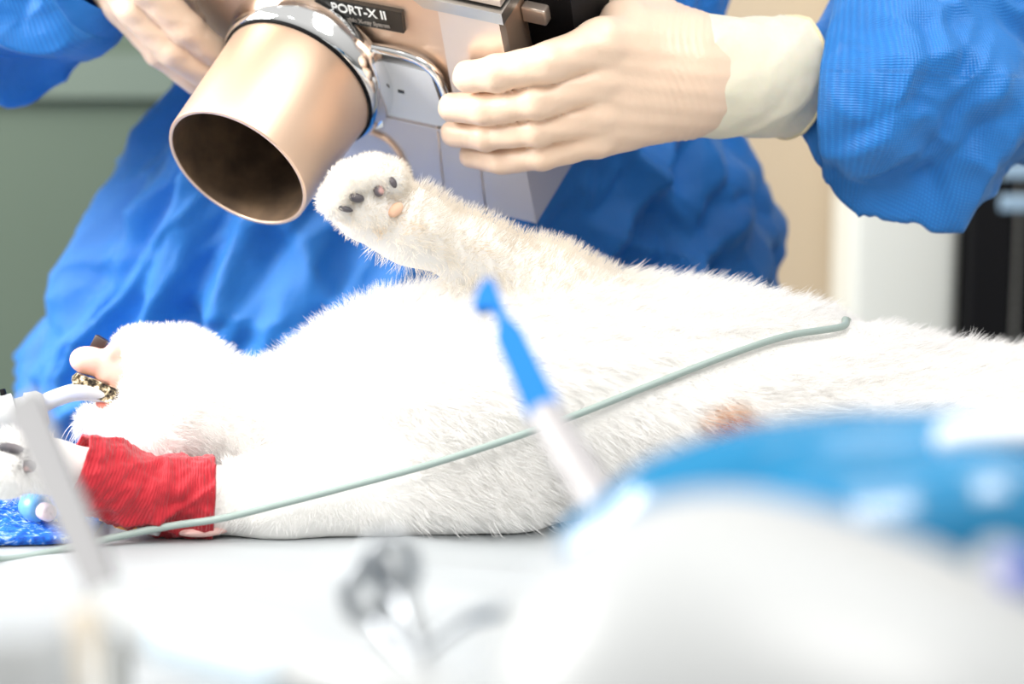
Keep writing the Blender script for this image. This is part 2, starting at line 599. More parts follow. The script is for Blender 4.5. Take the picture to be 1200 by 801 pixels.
bm_obj('recess_edge_block', prism_bm([(82, 84), (112, 84), (112, -4), (96, -4)], -8, 6, 3, 2, dev), M['champagne'], xr).name = 'recess_block'  # raised block in the housing colour, between collar and sticker

# name plate
plate = bm_obj('name_plate', prism_bm([(54, 123), (161, 127), (164, 159), (50, 156)], -8, 0, 3, 2, dev), M['plate'], xr)


def text_on_plate(txt, a, b, size, m, name, width=None, xs=1.0):
    cu = bpy.data.curves.new(name, 'FONT')
    cu.body = txt; cu.size = size * K; cu.extrude = 0.0002
    cu.align_x = 'CENTER'; cu.align_y = 'CENTER'
    cu.offset = 0.00012
    o = bpy.data.objects.new('tmp_text', cu); COL.objects.link(o)
    dg = bpy.context.evaluated_depsgraph_get(); dg.update()
    me = bpy.data.meshes.new_from_object(o.evaluated_get(dg))
    bpy.data.objects.remove(o)
    e1 = unit(E1 + E2 * 0.055)
    c = dev(a, b, 0.8)
    for v in me.vertices:
        v.co = Vector(c + e1 * v.co.x * xs + E2 * v.co.y * 1.25 + Wd * v.co.z)
    me.materials.clear(); me.materials.append(m)
    t = bpy.data.objects.new(name, me)
    COL.objects.link(t)
    t.parent = plate
    t.matrix_parent_inverse = Matrix.Translation(-Vector(plate.location)) @ Matrix.Translation(Vector((0, 0, 0)))
    t.matrix_parent_inverse = (Matrix.Translation(-Vector(xr.location)) @ Matrix.Identity(4)).inverted() @ Matrix.Translation(-Vector(xr.location))
    return t


text_on_plate('PORT-X II', 107, 147, 14.2, M['letter'], 'lettering', xs=1.18)
text_on_plate('Portable X-ray System', 110, 132, 6.3, M['letter_dim'], 'small_lettering', xs=1.2)

# cone: outer wall, rolled lip, dark bore
Lc = 149
v, f = lathe([(94 * K, -10 * K), (94 * K, 0), (91.5 * K, 70 * K), (89 * K, Lc * K), (88.5 * K, (Lc + 1.2) * K), (87 * K, (Lc + 2) * K), (84.5 * K, (Lc + 1.6) * K), (84 * K, Lc * K)], CC, Wd, 96)
mesh('cone', v, f, M['champagne'], xr, sharp=50)
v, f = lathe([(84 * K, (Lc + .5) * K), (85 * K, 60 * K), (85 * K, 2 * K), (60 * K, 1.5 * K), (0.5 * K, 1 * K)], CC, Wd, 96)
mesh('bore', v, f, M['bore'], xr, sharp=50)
v, f = lathe([(93 * K, -34 * K), (107.5 * K, -34 * K), (108.8 * K, -32 * K), (108.6 * K, -29 * K), (107 * K, -22 * K), (104.5 * K, -12 * K), (101.5 * K, -3 * K), (99 * K, 2 * K), (97 * K, 3.5 * K), (95 * K, 0 * K)], CC, Wd, 96, closed=True)
mesh('collar', v, f, M['chrome'], xr, sharp=40)
v, f = lathe([(92.5 * K, -2 * K), (97.5 * K, -2 * K), (97.5 * K, 5.5 * K), (92.5 * K, 6.5 * K)], CC, Wd, 96, closed=True)
mesh('collar_gasket', v, f, M['black'], xr)
# chrome latch by the collar
bm_obj('collar_latch', prism_bm([(90, 10), (106, 30), (118, 20), (112, -20), (96, -30)], -6, 16, 4, 3, dev), M['chrome'], xr)
# black grip on the right side, with a metal key on it
gp = bm_obj('grip', prism_bm([(286, -60), (322, -40), (345, 60), (348, 190), (330, 262), (284, 262)], -190, -62, 16, 4, dev), M['black'], xr)
kc = Q(625, 20, D0 - 0.070)
bm_obj('trigger_key', box_bm((-15, -11, -50), (15, 11, 0), 2.5, 3, fr=lambda a, b, c: kc + (E1 * a + E2 * b + Wd * c) * K), M['champagne_light'], xr)

# ------------------------------------------------------------------ person
def H(px, py, t):
    return Q(px, py, D0 - t + 0.028)


SH_L = np.array([-0.24, 0.27, 1.41]); SH_R = np.array([0.17, 0.27, 1.41])
EL_R = H(1200, 20, -.05); UP_R = H(1190, -120, -.10); WR_R = H(815, 88, .055)
EL_L = H(-140, -15, -.08); UP_L = H(-160, -150, -.12); WR_L = H(95, -60, .0)
BC = np.array([-0.04, 0.27, 0])


def body_sdf(p):
    d = ell(p, BC + (0, 0, 1.18), (.15, .085, .26))
    d = smin(d, ell(p, BC + (0.0, 0, 1.36), (.19, .085, .12)), .06)
    d = smin(d, ell(p, BC + (0, 0, .95), (.16, .095, .14)), .06)
    for sx in (-1, 1):
        d = smin(d, cap(p, BC + (sx * .085, 0, .92), BC + (sx * .10, .01, .50), .075, .055), .04)
        d = smin(d, cap(p, BC + (sx * .10, .01, .50), BC + (sx * .105, .03, .10), .055, .035), .03)
        d = smin(d, cap(p, BC + (sx * .105, .04, .05), BC + (sx * .12, -.11, .035), .036, .03), .03)
    d = smin(d, cap(p, BC + (0, 0, 1.42), BC + (0, -.02, 1.55), .055, .052), .05)
    hc = BC + (0, -.05, 1.655)
    d = smin(d, ell(p, hc + (0, .012, .02), (.074, .092, .105)), .03)
    d = smin(d, ell(p, hc + (0, -.035, -.055), (.05, .05, .05)), .03)
    d = smin(d, cap(p, hc + (0, -.08, .02), hc + (0, -.1, -.02), .009, .014), .012)
    for sx in (-1, 1):
        d = smin(d, ell(p, hc + (sx * .076, .015, .0), (.01, .02, .03)), .008)
    for sh, el, wr in ((SH_L, EL_L, WR_L), (SH_R, EL_R, WR_R)):
        ua = UP_R if wr is WR_R else UP_L
        d = smin(d, cap(p, sh, ua, .046, .036), .04)
        d = smin(d, cap(p, ua, el, .036, .030), .03)
        mid = (H(1000, 102, .01) if wr is WR_R else H(10, -8, -.035))
        d = smin(d, cap(p, el, mid, .029, .023), .02)
        d = smin(d, cap(p, mid, wr, .024, .019), .02)
    return d


# resting pose: legs stand on the floor, the gown covers all but the head
lo, hi = bounds([BC + (-.3, -.25, -.02), BC + (.3, .15, 1.85), EL_R, EL_L, WR_R, WR_L], .07)
lo[2] = -0.01
p_, f_ = sdf_polys(body_sdf, lo, hi, 0.014)
person = mesh('person', p_, f_, M['skin'])
tag(person, 'person in a blue gown and latex gloves leaning over the cat with an x-ray unit', 'person')
hc = BC + (0, -.05, 1.655)
sdf_obj('hair', lambda p: np.maximum(ell(p, hc + (0, .022, .03), (.085, .098, .112)), -ell(p, hc + (0, -.075, -.045), (.066, .09, .105))),
        hc - .14, hc + .16, 0.006, M['hair_dark'], person)


def ridge(x):
    return 1 - abs(math.sin(x))


def crumple(p, sc, seed, amp):
    """Sharp crease lines with soft hollows between, as of stiff non-woven cloth."""
    w = nvec(Vector((p[0] * sc * .7 + seed, p[1] * sc * .7, p[2] * sc * .7)))
    q = Vector((p[0] * sc + seed * 3.1, p[1] * sc - seed, p[2] * sc + seed)) + w * .45
    return amp * (.30 - abs(mnoise.noise(q)))


def gown_shape(z):
    zs = [0.10, 0.50, 0.80, 0.93, 0.99, 1.058, 1.10, 1.137, 1.17, 1.25, 1.36, 1.42, 1.46]
    cx = [-.06, -.065, -.072, -.075, -.064, -.055, -.05, -.045, -.04, -.04, -.035, -.035, -.035]
    rx = [.31, .30, .285, .266, .254, .226, .200, .176, .172, .185, .205, .185, .085]
    ry = [.19, .17, .15, .135, .128, .122, .118, .115, .113, .115, .113, .10, .07]
    cy = [.33, .32, .30, .285, .275, .265, .263, .262, .262, .262, .265, .268, .27]
    return (np.interp(z, zs, cx), np.interp(z, zs, cy), np.interp(z, zs, rx), np.interp(z, zs, ry))


def make_gown():
    n, rows = 360, 190
    V, F, UV = [], [], []
    # denser rows where the photograph sees the gown
    zz = np.concatenate([np.linspace(.10, .86, 40), np.linspace(.865, 1.20, 120), np.linspace(1.21, 1.46, 30)])
    for i, z in enumerate(zz):
        cx, cy, rx, ry = gown_shape(z)
        fl = np.clip((1.20 - z) / 0.22, 0, 1)
        for j in range(n):
            th = 2 * math.pi * j / n
            c, s = math.cos(th), math.sin(th)
            e = 2.4
            ux = math.copysign(abs(c) ** (2 / e), c); uy = math.copysign(abs(s) ** (2 / e), s)
            q = (ux, uy, z * 3.0)
            wob = 1.1 * n3(q, 1.6, 3) + 0.5 * n3(q, 4, 8)
            side = np.clip((-ux + 0.25), 0, 1)            # long drawn folds on the flared side
            f = fl * (0.011 * (ridge(th * 6.5 + z * 5 + wob * 1.6) - .6) + 0.006 * (ridge(th * 13 - z * 9 + wob * 2) - .6))
            pw = (cx + ux * rx, cy + uy * ry, z)
            qd = (pw[0] * .85 - pw[2] * .53, pw[1] * .8, (pw[0] * .53 + pw[2] * .85) * .24)     # creases drawn down and outwards
            f += (crumple(qd, 20, 2.0, .046) - crumple(qd, 33, 7.0, .018)) * (.3 + .7 * fl) + crumple(pw, 16, 6.0, .014) + crumple(pw, 40, 9.0, .003)
            f += 0.006 * n3((ux * 1.5, uy, z * 2.2), 2.2, 5)
            f += 0.004 * (ridge(th * 4 + z * 26 + wob * 2.2) ** 2 - .3)
            f += 0.0028 * (ridge(th * 9 - z * 34 + wob * 3.0) ** 3 - .2)
            V.append((cx + ux * (rx + f), cy + uy * (ry + f * 1.1), z))
            UV.append((th * .2, z))
    for i in range(len(zz) - 1):
        for j in range(n):
            k = (j + 1) % n
            F.append((i * n + j, i * n + k, (i + 1) * n + k, (i + 1) * n + j))
    return mesh('gown', V, F, M['gown'], person, uv=UV)


gown = make_gown()


def sleeve(pts, rad, seed, amp=1.0):
    path = catmull(pts, 26)
    rr = catmull([np.array([r, 0, 0]) for r in rad], 26)[:, 0]

    def disp(p, th, s, i):
        k = min(1, s / 0.06) * (rr[i] / 0.06)
        q1 = (p[0] * .8 + p[2] * .9, p[1], p[2] * .55 - p[0] * .35)
        q2 = (p[0] * 1.1 - p[2] * .5, p[1], p[2] * .6 + p[0] * .3)
        f = crumple(q1, 13, seed, .062) - crumple(q2, 17, seed + 5, .026) + crumple(p, 44, seed + 3, .007)
        f += 0.001 * n3(p, 60, seed)
        return max(f * k * amp, -.013)
    v, f, uv = tube(path, rr, 200, disp, caps=False, up=(0.2, -1, 0.1))
    return mesh('sleeve', v, f, M['gown'], gown, uv=uv)


sleeve([H(890, 90, .036), H(936, 91, .018), H(968, 98, .010), H(1005, 100, .012), H(1080, 105, 0.0), H(1150, 92, -.02),
        H(1205, 20, -.05), H(1190, -120, -.10), SH_R + (0.06, 0, 0), SH_R + (-.04, 0.02, 0.02)],
       [.026, .0265, .045, .063, .068, .070, .072, .074, .082, .07], 1.0)
sleeve([H(112, -40, .0), H(95, -22, -.01), H(70, -12, -.015), H(20, -8, -.03), H(-60, 0, -.05), H(-150, -20, -.08),
        H(-160, -150, -.12), SH_L + (-.05, 0, 0), SH_L + (.05, .02, .02)],
       [.034, .040, .049, .052, .055, .062, .066, .082, .07], 5.0)


def hand_sdf(fingers, palm, thumb, x_wr):
    def fn(p):
        d = None
        for ch, kk in fingers:
            fd = None
            for (a, ra), (b, rb) in zip(ch[:-1], ch[1:]):
                c = cap(p, a, b, ra, rb)
                fd = c if fd is None else smin(fd, c, .003)
            d = fd if d is None else smin(d, fd, .0007)
        pd = None
        for a, b, ra, rb in palm:
            c = cap(p, a, b, ra, rb)
            pd = c if pd is None else smin(pd, c, .012)
        td = None
        for (a, ra), (b, rb) in zip(thumb[:-1], thumb[1:]):
            c = cap(p, a, b, ra, rb)
            td = c if td is None else smin(td, c, .004)
        d = smin(smin(d, pd, .004), td, .008)
        px_ = (p[..., 0] - x_wr)
        g = np.exp(-(px_ / .016) ** 2)
        wob = p[..., 2] * 60 + 9 * np.sin(p[..., 2] * 70)
        d = d + g * .0003 * np.sin(p[..., 0] * 1350 + wob)
        return d + .00035 * np.sin(p[..., 0] * 210 + p[..., 2] * 330) * np.sin(p[..., 2] * 260 - p[..., 0] * 140)
    return fn


def build_glove(fingers, palm, thumb):
    fingers = [([(H(*q[:3]), q[3]) for q in ch], .003) for ch in fingers]
    palm = [(H(*a), H(*b), ra, rb) for a, b, ra, rb in palm]
    thumb = [(H(*q[:3]), q[3]) for q in thumb]
    pts = [q for ch, _ in fingers for q, _ in ch] + [x for a, b, _, _ in palm for x in (a, b)] + [q for q, _ in thumb]
    lo, hi = bounds(pts, .04)
    return sdf_obj('glove', hand_sdf(fingers, palm, thumb, palm[-1][0][0]), lo, hi, 0.0013, M['latex'], person)


gl = build_glove(
    [[(706, 52, .100, .0145), (640, 74, .112, .0116), (582, 86, .104, .0106), (549, 90, .092, .0097)],
     [(702, 95, .096, .0120), (630, 118, .101, .0106), (570, 127, .086, .0099), (531, 126, .071, .0090)],
     [(700, 134, .088, .0112), (630, 152, .088, .0095), (570, 159, .070, .0089), (532, 156, .056, .0082)],
     [(698, 163, .078, .0108), (635, 181, .074, .0094), (588, 187, .058, .0086), (553, 182, .046, .0078)]],
    [((706, 50, .098), (800, 62, .060), .0155, .024), ((702, 93, .090), (800, 85, .062), .016, .026),
     ((700, 134, .082), (800, 105, .060), .015, .026), ((698, 162, .072), (798, 118, .055), .0125, .021),
     ((735, 32, .070), (800, 70, .050), .018, .026), ((800, 85, .058), (850, 90, .045), .0335, .0325)],
    [(765, 35, .050, .022), (722, -20, .040, .016), (680, -48, .020, .0125), (650, -52, .0, .0105)])


def make_cuff(path_pts, rads, parent, squash=0.85):
    path = catmull(path_pts, 16)
    rr = catmull([np.array([r, 0, 0]) for r in rads], 16)[:, 0]

    def disp(p, th, s, i):
        return 0.0010 * math.sin(s * 420 + 1.5 * math.sin(th)) * max(0, 1 - s / .02) + 0.0018 * n3(p, 55, 2) + 0.0012 * (ridge(th * 3 + s * 60 + 2 * n3(p, 30)) ** 2)
    v, f, uv = tube(path, rr, 96, disp, caps=False, up=(0, -.2, 1), squash=[squash] * len(path))
    c = mesh('cuff', v, f, M['cuff'], parent)
    m = c.modifiers.new('thickness', 'SOLIDIFY'); m.thickness = .0006
    ring = v[-96:]
    ring = np.vstack([ring, ring[:1]])
    v2, f2, _ = tube(ring, .0013, 8, caps=False)
    mesh('cuff_edge', v2, f2, M['cuff_bead'], c)
    return c


make_cuff([H(792, 87, .059), H(812, 88, .056), H(850, 90, .050), H(890, 90, .038), H(926, 90, .022)],
          [.0352, .0368, .0364, .0366, .0370], gl)

gl2 = build_glove(
    [[(160, -95, .020, .0125), (206, -34, .010, .0108), (242, 10, -.010, .0100), (268, 42, -.030, .0090)],
     [(122, -78, .032, .0128), (172, -14, .034, .0113), (218, 34, .020, .0107), (250, 60, .006, .0098)],
     [(102, -62, .020, .0122), (156, 10, .024, .0110), (202, 58, .012, .0104), (244, 88, -.004, .0094)],
     [(86, -58, .006, .0112), (140, 8, .012, .0100), (186, 60, .002, .0094), (230, 96, -.012, .0085)]],
    [((160, -95, .018), (100, -150, .0), .015, .022), ((122, -78, .028), (85, -135, .0), .0145, .024),
     ((102, -62, .016), (76, -118, -.005), .0135, .024), ((86, -58, .004), (66, -110, -.01), .0118, .020)],
    [(110, -125, .0, .020), (170, -120, -.03, .0155), (210, -100, -.05, .0125), (235, -80, -.06, .0105)])
make_cuff([H(90, -118, -.002), H(75, -132, -.006), H(45, -160, -.015)], [.034, .035, .036], gl2)

# ------------------------------------------------------------------ cat
DC = 1.436


def c_(px, py, d=DC):
    return Q(px, py, d)


BODY = [(c_(498, 490, 1.43), (.088, .070, .066)), (c_(600, 470, 1.425), (.10, .075, .062)), (c_(720, 468, 1.425), (.11, .078, .066)),
        (c_(860, 482, 1.43), (.12, .076, .064)), (c_(1040, 524, 1.43), (.13, .076, .052)), (c_(1200, 530, 1.43), (.13, .078, .050)), (c_(1370, 532, 1.43), (.09, .07, .045))]
LEG_UP = [(c_(700, 395, 1.42), .036), (c_(640, 345, 1.41), .027), (c_(555, 297, 1.395), .0180), (c_(482, 266, 1.38), .0195), (c_(434, 240, 1.372), .0220)]
TOES = [((393, 236), .0098), ((410, 215), .0116), ((435, 206), .0116), ((458, 208), .0098)]
LEG_DN = [(c_(430, 570, 1.385), .040), (c_(330, 590, 1.372), .026), (c_(245, 585, 1.362), .0165), (c_(175, 580, 1.355), .0165),
          (c_(118, 556, 1.345), .0120), (c_(60, 546, 1.332), .0130), (c_(18, 542, 1.322), .0170)]


def chain(p, ch, k):
    d = None
    for (a, ra), (b, rb) in zip(ch[:-1], ch[1:]):
        c = cap(p, a, b, ra, rb)
        d = c if d is None else smin(d, c, k)
    return d


def cat_body(p):
    d = None
    for c, r in BODY:
        e = ell(p, c, r)
        d = e if d is None else smin(d, e, .035)
    d = smin(d, cap(p, c_(330, 510, 1.435), c_(470, 490, 1.435), .035, .056), .015)
    d = smin(d, cap(p, c_(600, 590, 1.375), c_(480, 585, 1.375), .018, .025), .03)    # lower flank and elbow
    # folded hind legs beyond the blue bag
    d = smin(d, cap(p, c_(1010, 560, 1.40), c_(1150, 555, 1.385), .040, .034), .03)
    d = smin(d, cap(p, c_(1150, 560, 1.385), c_(1330, 585, 1.36), .028, .017), .02)
    return d


def cat_leg_up(p):
    d = chain(p, LEG_UP, .012)
    for (px, py), r in TOES:
        d = smin(d, cap(p, c_(px, py, 1.356), c_(px * .6 + 436 * .4, py * .6 + 238 * .4, 1.37), r, r * 1.15), .0035)
    return d


def cat_leg_dn(p):
    d = chain(p, LEG_DN, .012)
    for py, dd in ((522, 1.315), (538, 1.305), (555, 1.305), (568, 1.315)):
        d = smin(d, ell(p, c_(4, py, dd), (.012, .010, .008)), .006)
    return d


def cat_head(p):
    d = ell(p, c_(212, 480, 1.425), (.042, .044, .041))
    d = smin(d, cap(p, c_(225, 500, 1.43), c_(340, 508, 1.435), .034, .034), .012)
    d = smin(d, cap(p, c_(205, 424, 1.42), c_(160, 412, 1.415), .018, .0145), .012)        # lower jaw, uppermost
    d = smin(d, cap(p, c_(160, 430, 1.415), c_(154, 455, 1.415), .0115, .010), .006)
    d = smin(d, cap(p, c_(190, 492, 1.415), c_(116, 499, 1.41), .021, .0145), .012)        # upper jaw, hanging
    d = smin(d, ell(p, c_(180, 510, 1.395), (.024, .020, .020)), .012)
    # open mouth
    m = cap(p, c_(92, 464, 1.405), c_(146, 470, 1.405), .0075, .0055)
    d = -smin(-d, m, .004)
    return d


def cat_sdf(p):
    d = cat_body(p)
    d = smin(d, cat_leg_up(p), .018)
    d = smin(d, cat_leg_dn(p), .014)
    d = smin(d, cat_head(p), .018)
    return np.maximum(d, (TABLE + 0.0004) - p[..., 2])


def cat_eval(pts):
    return cat_sdf(np.asarray(pts, np.float32))


lo, hi = bounds([c for c, _ in BODY] + [q for q, _ in LEG_UP + LEG_DN] + [c_(90, 380)], .05)
hi[0] += .05; lo[1] -= .05; hi[1] += .05; hi[2] += .01; lo[2] = TABLE - .006
cv, cf = sdf_polys(cat_sdf, lo, hi, 0.0028)
cat = mesh('cat', cv, cf, M['coat'])
tag(cat, 'white cat lying on its back on the drape with one foreleg raised', 'cat')
cat_bvh = BVHTree.FromPolygons([Vector(map(float, v)) for v in cv], [tuple(map(int, f)) for f in cf])


def on_cat(px, py, off=0.0):
    """Camera-side coat surface seen at a pixel."""
    r = unit(Q(px, py, 1.0) - CAM)
    hit = cat_bvh.ray_cast(Vector(CAM), Vector(r))
    if hit[0] is None:
        return None
    return np.array(hit[0]) - r * off


FURGAP = .0105
# lead that runs over the cat
CORD = []


def make_cord():
    px = [(-40, 660), (0, 655), (60, 646), (140, 628), (200, 616), (260, 607), (330, 590), (400, 572), (500, 545), (600, 513), (680, 484), (750, 456), (850, 417), (920, 394), (985, 383)]
    pts = []
    for x, y in px:
        if x < 150:
            g = G(x, y); p = g + (0, 0, .008)
        else:
            p = on_cat(x, y, FURGAP)
            if p is None or x < 330:
                p = c_(x, y, np.interp(x, [140, 200, 260, 330], [1.338, 1.328, 1.330, 1.338]))
        pts.append(p)
    last = pts[-1]
    pts += [last + np.array([.005, .016, .001]), last + np.array([.012, .045, -.012]), last + np.array([.02, .08, -.06])]
    pts = np.array(pts)
    for _ in range(3):
        q = pts.copy()
        q[1:-1] = pts[1:-1] * .5 + (pts[:-2] + pts[2:]) * .25
        # only the depth is relaxed
        for i in range(1, len(px)):
            d = float(np.dot(q[i] - CAM, FWD))
            pts[i] = Q(*px[i], d) if i < len(px) else pts[i]
    path = catmull(pts, 12)
    CORD.extend(path)
    v, f, uv = tube(path, .0021, 12)
    return tag(mesh('sensor_cord', v, f, M['cord']), 'thin grey green cord running across the cat from table to belly', 'cord')


make_cord()

# fur: hair curves rooted on the coat
def make_fur(total=120000):
    me = cat.data
    me.calc_loop_triangles()
    tri = np.array([t.vertices[:] for t in me.loop_triangles])
    vs = np.array([v.co[:] for v in me.vertices])
    vn = np.array([v.normal[:] for v in me.vertices])
    a, b, c = vs[tri[:, 0]], vs[tri[:, 1]], vs[tri[:, 2]]
    area = np.linalg.norm(np.cross(b - a, c - a), axis=1)
    cen = (a + b + c) / 3
    nrm = vn[tri].mean(1); nrm /= np.linalg.norm(nrm, axis=1)[:, None]
    wgt = area.copy()
    wgt[(cen[:, 2] < TABLE + 0.010) | ((cen[:, 2] < TABLE + .02) & (nrm[:, 2] < -.6))] = 0
    wgt[(nrm[:, 2] < -0.5)] *= 0.2
    wgt[nrm[:, 1] > 0.6] *= 0.25
    head = (cat_head(cen.astype(np.float32)) < .003) & (cen[:, 0] < c_(250, 470)[0])
    paw = np.linalg.norm(cen - c_(425, 222, 1.365), axis=1) < .03
    wgt[head] *= 2.2
    wgt[paw] *= 2.5
    pick = rng.choice(len(tri), total, p=wgt / wgt.sum())
    u, v = rng.random(total), rng.random(total)
    fl = u + v > 1
    u[fl], v[fl] = 1 - u[fl], 1 - v[fl]
    root = a[pick] + (b - a)[pick] * u[:, None] + (c - a)[pick] * v[:, None]
    nn = vn[tri[pick, 0]] * (1 - u - v)[:, None] + vn[tri[pick, 1]] * u[:, None] + vn[tri[pick, 2]] * v[:, None]
    nn /= np.linalg.norm(nn, axis=1)[:, None]
    r32 = root.astype(np.float32)
    dh, dl, du, db = cat_head(r32), cat_leg_dn(r32), cat_leg_up(r32), cat_body(r32)
    # nothing grows under the bandage, on pads or in the mouth
    keep = np.ones(total, bool)
    bx0, bx1 = c_(80, 540, 1.35)[0], c_(246, 580, 1.36)[0]
    keep &= ~((dl < .006) & (root[:, 0] > bx0 - .004) & (root[:, 0] < bx1 + .007))
    mouth = cap(r32, c_(92, 464, 1.405), c_(146, 470, 1.405), .0075, .0055)
    keep &= mouth > .0012
    for q in PAD_POS:
        keep &= np.linalg.norm(root - q, axis=1) > .0030
    L = np.full(total, .0140)
    L = np.where(du < .006, .0085, L)
    L = np.where(dl < .006, .0075, L)
    hx = np.clip((root[:, 0] - c_(160, 0)[0]) / (c_(330, 0)[0] - c_(160, 0)[0]), 0, 1)
    L = np.where(dh < .006, .0042 + .008 * hx, L)
    pd = np.linalg.norm(root - c_(425, 222, 1.365), axis=1)
    L = np.where(pd < .034, .0042, L)
    pd2 = np.linalg.norm(root - c_(30, 542, 1.32), axis=1)
    L = np.where(pd2 < .04, .005, L)
    cp = np.array(CORD)
    for q in range(0, total, 4000):           # the cord presses the coat down
        dd = np.linalg.norm(root[q:q + 4000, None] - cp[None], axis=2).min(1)
        L[q:q + 4000] *= np.clip((dd - .006) / .010, .35, 1)
    L *= rng.uniform(.55, 1.25, total)
    x = root[:, 0]
    t = np.clip((x - c_(330, 0)[0]) / (c_(520, 0)[0] - c_(330, 0)[0]), 0, 1)
    flow = np.stack([-0.35 + 1.25 * t, np.full(total, -.05), np.full(total, -.28)], 1)
    legf = unit(LEG_UP[3][0] - LEG_UP[1][0])
    wl = (du < .004)[:, None]
    flow = np.where(wl, legf * 0.15 + np.array([.35, 0, .15]), flow)
    flow = np.where((dh < .004)[:, None], np.array([.45, -.05, -.05]), flow)
    ncl = np.array([nvec(Vector(q * 120.0)) for q in root])
    nfine = rng.normal(0, .16, (total, 3))
    d0 = nn * 0.72 + flow * .65 + ncl * .42 + nfine
    d0 /= np.linalg.norm(d0, axis=1)[:, None]
    grav = np.array([0, 0, -.25])
    k = 5
    P = np.zeros((total, k, 3))
    P[:, 0] = root - nn * .0008
    d = d0.copy()
    for i in range(1, k):
        P[:, i] = P[:, i - 1] + d * (L / (k - 1))[:, None]
        P[:, i, 2] = np.maximum(P[:, i, 2], TABLE + .003)
        d = d + flow * .14 + grav * .12 + ncl * .10
        d /= np.linalg.norm(d, axis=1)[:, None]
    # coat colour: white, cream on the raised leg, one ginger patch on the flank
    tint = np.tile(np.array([.93, .92, .905]), (total, 1))
    leg = np.clip((.012 - du) / .012, 0, 1)[:, None]
    tint = tint * (1 - leg) + np.array([.93, .875, .79]) * leg
    gp_ = on_cat(850, 502)
    if gp_ is not None:
        g = np.clip(1.3 - np.linalg.norm((root - gp_) / np.array([.016, .03, .013]), axis=1), 0, 1)[:, None]
        tint = tint * (1 - g) + np.array([.76, .36, .10]) * g
    for (px, py, rr) in ((478, 262, .010), (446, 274, .007), (565, 290, .008)):
        q = on_cat(px, py)
        if q is not None:
            g = .55 * np.clip(1 - np.linalg.norm(root - q, axis=1) / rr, 0, 1)[:, None]
            tint = tint * (1 - g) + np.array([.86, .62, .34]) * g
    for (px, py, rr) in ((30, 527, .008), (28, 541, .008), (8, 515, .006), (12, 545, .006)):
        q = on_cat(px, py)
        if q is not None:
            g = .9 * np.clip(1.2 - np.linalg.norm(root - q, axis=1) / rr, 0, 1)[:, None]
            tint = tint * (1 - g) + np.array([.10, .09, .09]) * g
    tint *= rng.uniform(.95, 1.02, total)[:, None]
    tint = np.clip(tint, 0, .97)
    P, tint = P[keep], tint[keep]
    n = len(P)
    hc_ = bpy.data.hair_curves.new('fur')
    hc_.add_curves([k] * n)
    hc_.position_data.foreach_set('vector', P.astype(np.float32).ravel())
    rad = np.tile(np.array([.00013, .00012, .00010, .00007, .00002], np.float32), n)
    ra = hc_.attributes.get('radius') or hc_.attributes.new('radius', 'FLOAT', 'POINT')
    ra.data.foreach_set('value', rad)
    ta = hc_.attributes.new('tint', 'FLOAT_COLOR', 'CURVE')
    ta.data.foreach_set('color', np.hstack([tint, np.ones((n, 1))]).astype(np.float32).ravel())
    m = mat('fur_strands', (.9, .9, .88), 0.6, 0)
    N, Lk, bs = nodes(m)
    at = N.new('ShaderNodeAttribute'); at.attribute_name = 'tint'
    Lk.new(at.outputs['Color'], bs.inputs['Base Color'])
    bs.inputs['Specular IOR Level'].default_value = 0.2
    tr = N.new('ShaderNodeBsdfTranslucent'); Lk.new(at.outputs['Color'], tr.inputs['Color'])
    mx = N.new('ShaderNodeMixShader'); mx.inputs['Fac'].default_value = .35
    out_ = N['Material Output']
    Lk.new(bs.outputs[0], mx.inputs[1]); Lk.new(tr.outputs[0], mx.inputs[2]); Lk.new(mx.outputs[0], out_.inputs['Surface'])
    hc_.materials.append(m)
    o = bpy.data.objects.new('fur', hc_)
    link(o, cat)
    o['kind'] = 'stuff'
    return o


def blob(name, c, ax, m, parent, n=24):
    """Ellipsoid with axes given by three world vectors."""
    bm = bmesh.new()
    bmesh.ops.create_uvsphere(bm, u_segments=n, v_segments=n // 2, radius=1)
    for v in bm.verts:
        v.co = Vector(np.asarray(c) + ax[0] * v.co.x + ax[1] * v.co.y + ax[2] * v.co.z)
    return bm_obj(name, bm, m, parent, sharp=None)


PADS = [((418, 232), .0045, .0026, -12, 'pad_dark'), ((444, 224), .0030, .0033, 20, 'pad_dark'), ((461, 214), .0019, .0033, 25, 'pad_dark'),
        ((405, 245), .0044, .0017, -14, 'pad_dark'), ((464, 246), .0050, .0033, 46, 'pad_pink'),
        ((12, 525), .0075, .0030, -8, 'pad_dark'), ((32, 546), .0050, .0036, -5, 'pad_dark')]
PAD_POS = []
for (px, py), ra, rb, ang, mm in PADS:
    q = on_cat(px, py)
    PAD_POS.append(q if q is not None else c_(px, py, 1.35))
for ((px, py), ra, rb, ang, mm), q in zip(PADS, PAD_POS):
    t = math.radians(ang)
    ax = [(RT * math.cos(t) + UP * math.sin(t)) * ra, (-RT * math.sin(t) + UP * math.cos(t)) * rb, -FWD * .0024]
    o = blob('paw_pad', q - FWD * .0018, ax, M[mm], cat)
    o['label'] = 'pink carpal pad' if mm == 'pad_pink' else 'dark grey toe pad'

make_fur()

